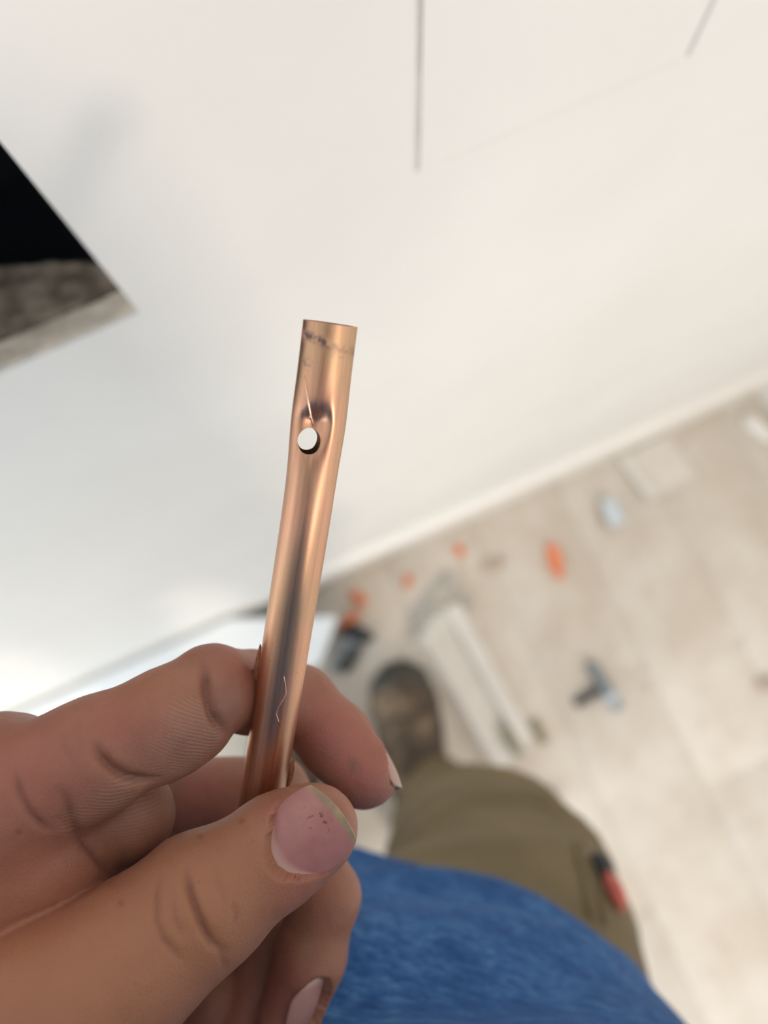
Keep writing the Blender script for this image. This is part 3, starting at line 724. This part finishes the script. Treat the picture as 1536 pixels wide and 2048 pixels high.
# thumb knuckle folds
crease([(372, 1726), (372, 1745), (380, 1785), (393, 1820), (408, 1858), (423, 1884), (440, 1897), (457, 1904)], 1.15, 0.75, 1.0, 0.65)
crease([(318, 1752), (312, 1790), (314, 1840), (326, 1875), (345, 1900), (372, 1926)], 0.5, 0.75, 0.65)
crease([(346, 1800), (352, 1840), (366, 1875)], 0.3, 0.7, 0.4)
crease([(430, 1745), (445, 1790), (452, 1830)], 0.15, 0.7, 0.2)
crease([(462, 1805), (472, 1828), (466, 1850)], 0.32, 0.7, 0.45)
crease([(436, 1898), (448, 1925), (452, 1945)], 0.3, 0.7, 0.45)
blob('disp', 430, 1830, 5.5, 0.5); blob('disp', 345, 1830, 5, 0.35)
# finger creases
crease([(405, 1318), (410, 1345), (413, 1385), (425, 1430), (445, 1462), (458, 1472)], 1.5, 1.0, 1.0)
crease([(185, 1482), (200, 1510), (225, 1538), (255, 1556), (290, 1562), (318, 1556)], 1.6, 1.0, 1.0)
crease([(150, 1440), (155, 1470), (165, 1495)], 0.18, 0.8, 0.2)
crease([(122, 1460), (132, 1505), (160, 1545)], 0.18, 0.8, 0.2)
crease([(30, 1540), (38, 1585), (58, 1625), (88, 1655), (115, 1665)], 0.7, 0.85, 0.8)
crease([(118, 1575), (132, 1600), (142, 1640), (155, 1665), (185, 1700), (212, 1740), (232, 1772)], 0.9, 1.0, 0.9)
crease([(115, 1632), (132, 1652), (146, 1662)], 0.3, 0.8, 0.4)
crease([(-10, 1852), (60, 1828), (120, 1803), (180, 1781), (230, 1762)], 0.0, 0.8, 0.5)  # no carving: tint paints the shade line where the thumb overlaps the web
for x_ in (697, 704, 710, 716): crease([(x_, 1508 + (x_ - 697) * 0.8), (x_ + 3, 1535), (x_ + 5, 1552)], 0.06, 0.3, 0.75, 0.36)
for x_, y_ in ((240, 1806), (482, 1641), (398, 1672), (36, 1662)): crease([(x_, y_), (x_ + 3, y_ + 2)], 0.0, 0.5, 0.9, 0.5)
# colour: rosy fingertips and joints, tan back, grime
for px, py, r_, a_ in ((660, 1470, 9, 1.0), (720, 1550, 9, 1.0), (690, 1500, 9, 1.0), (500, 1340, 10, .35), (60, 1560, 14, .5), (90, 1760, 16, .6), (250, 1440, 9, .45), (590, 1780, 6, .5), (640, 1800, 5, .4), (400, 1580, 10, .5), (560, 1980, 8, .7), (500, 2030, 8, .5), (560, 1610, 5, .5)): blob('rosy', px, py, r_, a_)
for px, py, r_, a_ in ((380, 1850, 18, .9), (200, 1950, 22, .9), (480, 1740, 10, .7), (660, 1860, 10, .5), (50, 1950, 20, .8), (300, 1360, 8, .4)): blob('tan', px, py, r_, a_)
for px, py, r_, a_ in ((380, 1500, 8, .5), (300, 1545, 6, .4), (230, 1620, 9, .55), (190, 1660, 8, .5), (650, 1560, 7, .45), (720, 1600, 6, .5), (640, 1500, 5, .45), (450, 1420, 6, .4), (345, 1580, 6, .5), (560, 1590, 2.5, .5), (705, 1530, 1.6, .7)): blob('grime', px, py, r_, a_)
# friction ridges: a phase that runs along each pad
def ridges(spots, origin, direction, pitch, bend=0.0):
    for px, py, r_, a_ in spots: 
        p = cast(px, py)
        if p is None: continue
        for co, id_, d_ in kd.find_range(Vector(p), r_ * 1.9):
            v = a_ * math.exp(-(d_ / r_) ** 4)
            if v > A['ridge'][id_]:
                A['ridge'][id_] = v
            q = hp[id_] - origin; along = q.dot(direction); sd_ = np.linalg.norm(q - direction * along)
            A['ridge_phase'][id_] = (along + bend * sd_ * sd_ + 0.5 * noise.noise(Vector(hp[id_]) * 0.22)) / pitch * 2 * math.pi
o1 = C(330, 1440, 158)
ridges([(380, 1440, 5, .7), (405, 1495, 5, .9), (340, 1500, 5, .5), (350, 1540, 5, .7)], o1, nrm(C(330, 1560, 160) - C(410, 1420, 160)), 0.72, 0.004)
ridges([(230, 1605, 6, .9), (180, 1640, 6, .9), (290, 1595, 5, .8), (270, 1640, 6, .4)], C(230, 1500, 160), nrm(C(215, 1700, 160) - C(235, 1500, 160)), 0.75, 0.010)
ridges([(660, 1440, 7, .45), (700, 1500, 7, .5), (735, 1570, 7, .5), (690, 1560, 7, .4)], C(640, 1480, 180), nrm(C(740, 1450, 180) - C(640, 1490, 180)), 0.55, 0.006)

# nails: curved plates; each one lies in a shallow bed carved into the flesh
base_pt = G(-0.04, -0.2, 0)
def nail(c, l, nn_, W, L, R, tip_over=0.0, name='fingernail', label=None, stain=None, cut=0.18, pale=0.0, drop=0.022):
    l = nrm(l); nn_ = nrm(nn_ - l * np.dot(nn_, l)); sd_ = np.cross(l, nn_)
    ns, nt = 26, 22; P_ = np.zeros((ns, nt, 3)); al = np.zeros((ns, nt)); stn = np.zeros((ns, nt))
    for i_ in range(ns):
        for j_ in range(nt):
            s, t = -1 + 2 * i_ / (ns - 1), -1 + 2 * j_ / (nt - 1)
            s2 = s * (1 - (0.42 if s < 0 else 0.22) * t * t); t2 = t * (1 - (0.34 * s * s if s < 0 else 0.16 * s * s))
            q = t2 * W / 2 / R
            P_[i_, j_] = c + l * (s2 * L / 2) + sd_ * (R * math.sin(q)) + nn_ * (R * math.cos(q) - R - drop * (s2 * L / 2) ** 2 * (1 if s > 0 else 0.4))
            al[i_, j_] = (s + 1) / 2
            if stain: stn[i_, j_] = math.exp(-(((s - stain[0]) / stain[2]) ** 2 + ((t - stain[1]) / stain[2]) ** 2))
    top = P_.reshape(-1, 3); bot = top - nn_ * 0.40
    k_ = len(top); f = []
    for i_ in range(ns - 1):
        for j_ in range(nt - 1):
            a_ = i_ * nt + j_; f += [(a_, a_ + 1, a_ + nt + 1, a_ + nt), (k_ + a_ + nt, k_ + a_ + nt + 1, k_ + a_ + 1, k_ + a_)]
    rim = [i_ * nt for i_ in range(ns)] + [(ns - 1) * nt + j_ for j_ in range(1, nt)] + [i_ * nt + nt - 1 for i_ in range(ns - 2, -1, -1)] + [j_ for j_ in range(nt - 2, 0, -1)]
    for a_, b_ in zip(rim, rim[1:] + rim[:1]): f.append((a_, b_, k_ + b_, k_ + a_))
    v = from_cam(np.concatenate([top, bot]))
    # fold around the nail
    edge = [top[r_] for r_ in rim]
    best = {}
    for p in edge:
        for co, id_, d_ in kd.find_range(Vector(p), 2.4):
            best[id_] = min(best.get(id_, 9), d_)
    for id_, d_ in best.items():
        disp[id_] -= cut * math.exp(-(d_ / 0.7) ** 2); disp[id_] += 0.10 * math.exp(-((d_ - 1.4) / 0.6) ** 2)
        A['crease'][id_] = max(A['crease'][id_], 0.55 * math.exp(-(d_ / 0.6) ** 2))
    # press the flesh under the plate below it
    press = {}
    wide = top - c; wide = c + wide + 0.05 * (np.outer(wide @ l, l) + np.outer(wide @ sd_, sd_))
    fq = [q_ for q_ in f if max(q_) < k_]
    tree, tree2 = BVHTree.FromPolygons(top.tolist(), fq), BVHTree.FromPolygons(wide.tolist(), fq)
    for co, id_, d_ in kd.find_range(Vector(c), max(W, L)):
        for tr_, sink in ((tree, 0.24), (tree2, 0.10)):
            h = tr_.ray_cast(Vector(hp[id_] + nn_ * 12), Vector(-nn_), 24)
            if h[0] is None: continue
            off = np.dot(hp[id_] - np.array(h[0]), nn_)
            if -sink < off < 6: press[id_] = off + sink
            break
    for id_, a_ in press.items(): press_n[id_] = -nn_ * a_; disp[id_] = 0
    return dict(name=name, v=v, f=f, al=np.concatenate([al.ravel(), al.ravel()]), st=np.concatenate([stn.ravel()] * 2), label=label, pale=pale)
nails = []
c_th = cast(614, 1675); n_t = -nrm(ray(614, 1675))
n_t = nrm(n_t + 0.10 * np.array([0.6, -0.75, 0]))
l_t = nrm(C(673, 1608, 150) - C(566, 1706, 150)); 
nails.append(nail(c_th + n_t * 0.25, l_t + 0.02 * n_t, n_t, 17.4, 16.0, 12.2, drop=0.012, name='thumbnail', label='broad pink thumbnail with yellowed free edge and rust specks', stain=(0.45, -0.1, 0.30)))
tdir = nrm(C(728, 1548, 180) - C(668, 1476, 183)); dors = nrm(C(740, 1440, 180) - C(660, 1500, 180)); dors = nrm(dors - np.array([0, 0, 0.30]))
ct = C(728, 1548, 180) + dors * 6.5 + tdir * 3.2
nails.append(nail(ct, tdir - dors * 0.26, dors, 11.5, 10.5, 7.0, pale=0.7, label='pale index fingernail seen from its edge'))
mdir = nrm(C(578, 2035, 190) - C(618, 1915, 193)); mdors = nrm(C(660, 1990, 190) - C(600, 1965, 190) + np.array([0, 0, 6.0]))
cm = cast(622, 2012); mdors = nrm(np.array([0.78, -0.12, 0.60]))
nails.append(nail(cm + mdors * 0.15, mdir, mdors, 11.5, 13.0, 7.8, pale=0.35, label='pink middle fingernail'))
hn = normals(hp, hq)
hp2 = hp + hn * disp[:, None]
for id_, v in press_n.items(): hp2[id_] = hp[id_] + v
hp2 = lap(hp2, he, 0.25)
person = mesh_obj('person', from_cam(hp2), hq, MT['skin'], origin=base_pt)
tag(person, 'person in blue shirt, olive trousers and brown boots pinching the copper pipe', 'person')
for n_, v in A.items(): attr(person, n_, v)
for q in nails:
    o = mesh_obj(q['name'], q['v'], q['f'], MT['nail'], person, sharp=50)
    attr(o, 'along', q['al']); attr(o, 'stain', q['st']); attr(o, 'pale', np.full(len(q['v']), q['pale']))
    if q['label']: o['label'] = q['label']

# ------------------------------------------------------------------ clothes and boots
def cloth(name, prims, lo, hi, vox, k, mat, fold, label=None, cutz=None, relax=2):
    gr = Grid(lo, hi, vox); gr.group([tuple(p) for p in prims], k, 1e-3)
    if cutz is not None:
        zz = gr.ax[2][None, None, :]; gr.F = np.maximum(gr.F, cutz - zz).astype(np.float32)
    p, q, e = gr.mesh(relax); n_ = normals(p, q)
    p = p + n_ * np.array([fold(Vector(x_)) for x_ in p])[:, None]
    p = lap(p, e, 0.3)
    o = mesh_obj(name, p, q, mat, person)
    if label: o['label'] = label
    return o
Vv = V
def shirt_fold(p):
    u, v = p.x * U[0] + p.y * U[1], p.x * V[0] + p.y * V[1]
    a_ = 0.0055 * math.sin((p.z * 0.9 + u * 0.55 + 0.02 * noise.noise(p * 9)) * 95 + 2 * noise.noise(p * 6)) * max(0, noise.noise(p * 5 + Vector((3, 1, 0))) + 0.35)
    return a_ + 0.004 * noise.fractal(p * 11, 1.0, 2.0, 3)
Wr = from_cam((-192, -126, -181)); El = G(-0.345, -0.21, 1.12)
shirt_prims = [(G(-.035, -.205, 1.00), G(-.035, -.205, 1.14), .162, .171, V, .645), (G(-.035, -.205, 1.14), G(-.04, -.215, 1.30), .171, .178, V, .625),
               (G(-.04, -.215, 1.30), G(-.04, -.225, 1.40), .175, .15, V, .6), (G(-.17, -.225, 1.395), G(.09, -.225, 1.395), .062, .062),
               (G(-.19, -.225, 1.39), El, .065, .05), (El, Wr, .05, .038), (G(.11, -.235, 1.385), G(.19, -.32, 1.14), .063, .05), (G(.19, -.32, 1.14), G(.03, -.345, .985), .05, .038)]
pts_ = np.array([p for pr in shirt_prims for p in pr[:2]])
cloth('shirt', shirt_prims, pts_.min(0) - .2, pts_.max(0) + .2, 0.0036, 0.03, MT['shirt'], shirt_fold, 'blue marl cotton shirt', cutz=0.985)
def tr_fold(p):
    w_ = p.z * 26 + (p.x - p.y) * 9 + 2.2 * noise.noise(p * 6)
    return 0.015 * ((1 - abs(math.sin(w_))) ** 2 - 0.3) * min(1, max(0, noise.noise(p * 4 + Vector((7, 2, 5))) + 0.55)) + 0.006 * noise.fractal(p * 8, 1.0, 2.0, 3)
tr = [(G(.045, -.245, .11), G(.05, -.235, .30), .060, .066), (G(.05, -.235, .30), G(.055, -.205, .52), .066, .072), (G(.055, -.205, .52), G(.07, -.19, .74), .072, .078), (G(.07, -.19, .74), G(.05, -.205, .90), .080, .090),
      (G(-.20, -.355, .11), G(-.19, -.29, .50), .060, .070), (G(-.19, -.29, .50), G(-.14, -.22, .76), .070, .076), (G(-.14, -.22, .76), G(-.12, -.215, .90), .076, .098),
      (G(-.10, -.225, .92), G(.02, -.225, .92), .100, .098), (G(-.10, -.215, 1.02), G(.02, -.215, 1.02), .088, .088), (G(.02, -.225, .92), G(.02, -.215, 1.02), .098, .092), (G(-.10, -.225, .92), G(-.10, -.215, 1.02), .105, .095)]
pts_ = np.array([p for pr in tr for p in pr[:2]])
trousers = cloth('trousers', tr, pts_.min(0) - .14, pts_.max(0) + .14, 0.0045, 0.02, MT['trouser'], tr_fold, 'olive brown work trousers', cutz=0.085)
# side seam and gaping red lined pocket on the right hip
tb = BVHTree.FromObject(trousers, bpy.context.evaluated_depsgraph_get()) if False else BVHTree.FromPolygons([tuple(v.co + trousers.location + person.location) for v in trousers.data.vertices], [tuple(p.vertices) for p in trousers.data.polygons])
def on_tr(px, py, lift=0.0):
    v = M @ nrm(ray(px, py)); h = tb.ray_cast(Vector(EYE), Vector(v))
    if h[0] is None:
        h = None
        return None
    return np.array(h[0]) + np.array(h[1]) * lift
def tr_strip(name, pix, r, mat, lift=0.001, label=None, flat=1.0):
    pts = [p for p in (on_tr(x_, y_, lift) for x_, y_ in pix) if p is not None]
    if len(pts) < 2: return
    m_ = MB(); m_.tube(pts, r if np.isscalar(r) else r[:len(pts)], 10, flat=flat); o = m_.build(name, mat, person, sharp=None)
    if label: o['label'] = label
tr_strip('side_seam', [(1148, 1690), (1158, 1725), (1168, 1765), (1176, 1805), (1182, 1838)], 0.0022, MT['trouser'], 0.0008)
tr_strip('side_seam', [(1164, 1690), (1176, 1725), (1190, 1765), (1200, 1805), (1208, 1850)], 0.0018, MT['trouser'], 0.0006)
pp_ = [on_tr(x_, y_, 0.004) for x_, y_ in ((1182, 1722), (1205, 1752), (1222, 1790), (1232, 1830))]
qq_ = [on_tr(x_, y_, 0.010) for x_, y_ in ((1172, 1722), (1190, 1755), (1205, 1795), (1216, 1838))]
tr_strip('pocket_edge', [(1178, 1716), (1190, 1730), (1203, 1752), (1212, 1775)], [0.003, 0.006, 0.006, 0.003], MT['dark'], 0.004, 'black torn edge of the hip pocket')
tr_strip('pocket_lining', [(1200, 1752), (1212, 1778), (1224, 1805), (1232, 1828)], [0.002, 0.005, 0.005, 0.002], MT['redlining'], 0.005, 'red lining showing at the hip pocket')
# boots
def boot(u, v, ang, label):
    # local frame: +y toe, x side; ang turns it about the heel
    ca, sa = math.cos(ang), math.sin(ang)
    def T(x_, y_, z_): return G(u + x_ * ca - y_ * sa, v + x_ * sa + y_ * ca, z_)
    up = [(T(0, 0, .075), T(0, .02, .17), .049, .054), (T(0, -.015, .05), T(0, .10, .055), .046, .051), (T(0, .10, .052), T(.0, .20, .048), .051, .052), (T(-.014, .20, .048), T(-.010, .232, .046), .044, .042), (T(.014, .20, .048), T(.010, .230, .046), .044, .042)]
    pp = np.array([p for pr in up for p in pr[:2]])
    o = cloth('boot', up, pp.min(0) - .07, pp.max(0) + .07, 0.004, 0.02, MT['boot'], lambda p: 0.003 * noise.fractal(p * 22, 1.0, 2.0, 3), label, cutz=0.020)
    prof = [(-.042, -.04), (.042, -.04), (.051, .02), (.050, .09), (.060, .16), (.061, .215), (.049, .259), (.016, .283), (-.021, .281), (-.049, .256), (-.060, .21), (-.057, .15), (-.048, .08), (-.050, .02)]
    s = prism([T(x_, y_, 0)[:2] for x_, y_ in prof], 0.0005, 0.024).build('boot_sole', MT['sole'], o, smooth=False, origin=None)
    s.location = s.location + person.location - o.location - person.location if False else s.location
    fix_child(s, o)
    capm = Grid(*(np.array([T(0, .23, .04) - .09, T(0, .23, .04) + .09])), 0.004)
    capm.group([(T(-.014, .20, .048), T(-.010, .233, .046), .0465, .0445), (T(.014, .20, .048), T(.010, .231, .046), .0465, .0445)], .012, 1e-3)
    # keep the toe cap only
    yy = T(0, .195, 0); dirv = T(0, 1, 0) - T(0, 0, 0)
    XX, YY, ZZ = np.meshgrid(*capm.ax, indexing='ij')
    capm.F = np.maximum(np.maximum(capm.F, 0.022 - ZZ), -((XX - yy[0]) * dirv[0] + (YY - yy[1]) * dirv[1])).astype(np.float32)
    p, q, e = capm.mesh(2); c_ = mesh_obj('toe_cap', p, q, MT['sole'], o); fix_child(c_, o)
    for i_, yl in enumerate((.075, .10, .125, .15)):
        zl = .105 - (yl - .075) * .12
        m_ = MB().tube([T(-.034, yl, zl - .018), T(-.012, yl + .004, zl), T(.012, yl - .004, zl), T(.034, yl, zl - .018)], 0.0032, 8)
        c_ = m_.build('lace', MT['lace'], o); fix_child(c_, o)
    return o
def fix_child(c_, o):                                 # mesh_obj subtracts only the direct parent's local place
    c_.location = c_.location - person.location
boot(.030, -.305, 0.20, 'scuffed brown work boot with dark toe cap')
boot(-.205, -.390, 0.05, 'scuffed brown work boot with dark toe cap')

# ------------------------------------------------------------------ head, looking down at the pipe
hf = nrm(V * 0.62 + np.array([0, 0, -0.78])); hu = nrm(V * 0.78 + np.array([0, 0, 0.62])); hc = G(-0.035, -0.175, 1.640)
def HP(r_, u_, f_): return hc + U * r_ + hu * u_ + hf * f_
head = [(HP(0, .030, -.020), HP(0, .020, .015), .090, .082, U, .86), (HP(0, -.01, .03), HP(0, -.085, .060), .066, .036, U, .95), (HP(0, .035, .085), HP(0, -.012, .112), .008, .013), (HP(-.012, -.016, .098), HP(.012, -.016, .098), .009, .009),
        (HP(-.045, .040, .068), HP(.045, .040, .068), .016, .016), (HP(-.020, -.048, .086), HP(.020, -.048, .086), .010, .010), (HP(-.018, -.060, .084), HP(.018, -.060, .084), .010, .010),
        (HP(-.082, .012, -.005), HP(-.088, -.020, -.002), .014, .010), (HP(.082, .012, -.005), HP(.088, -.020, -.002), .014, .010), (HP(0, -.02, -.03), G(-.04, -.225, 1.43), .056, .060)]
pts_ = np.array([p for pr in head for p in pr[:2]])
cloth('head', head, pts_.min(0) - .11, pts_.max(0) + .11, 0.0035, 0.014, MT['skin'], lambda p: 0.0, 'head bent down over the pipe')
hair = [(HP(0, .045, -.030), HP(0, .045, -.005), .094, .088, U, .88), (HP(0, .0, -.045), HP(0, -.03, -.050), .075, .055)]
cloth('hair', hair, hc - .17, hc + .17, 0.0035, 0.014, MT['hair'], lambda p: 0.003 * noise.fractal(p * 60, 1.0, 2.0, 3), 'short dark hair')
for sg in (-1, 1):
    bm = bmesh.new(); bmesh.ops.create_uvsphere(bm, u_segments=16, v_segments=10, radius=0.0125); bm.verts.index_update()
    c_ = HP(.031 * sg, .018, .074); mesh_obj('eye', [np.array(v.co) + c_ for v in bm.verts], [[v.index for v in f.verts] for f in bm.faces], MT['gloss'], person); bm.free()
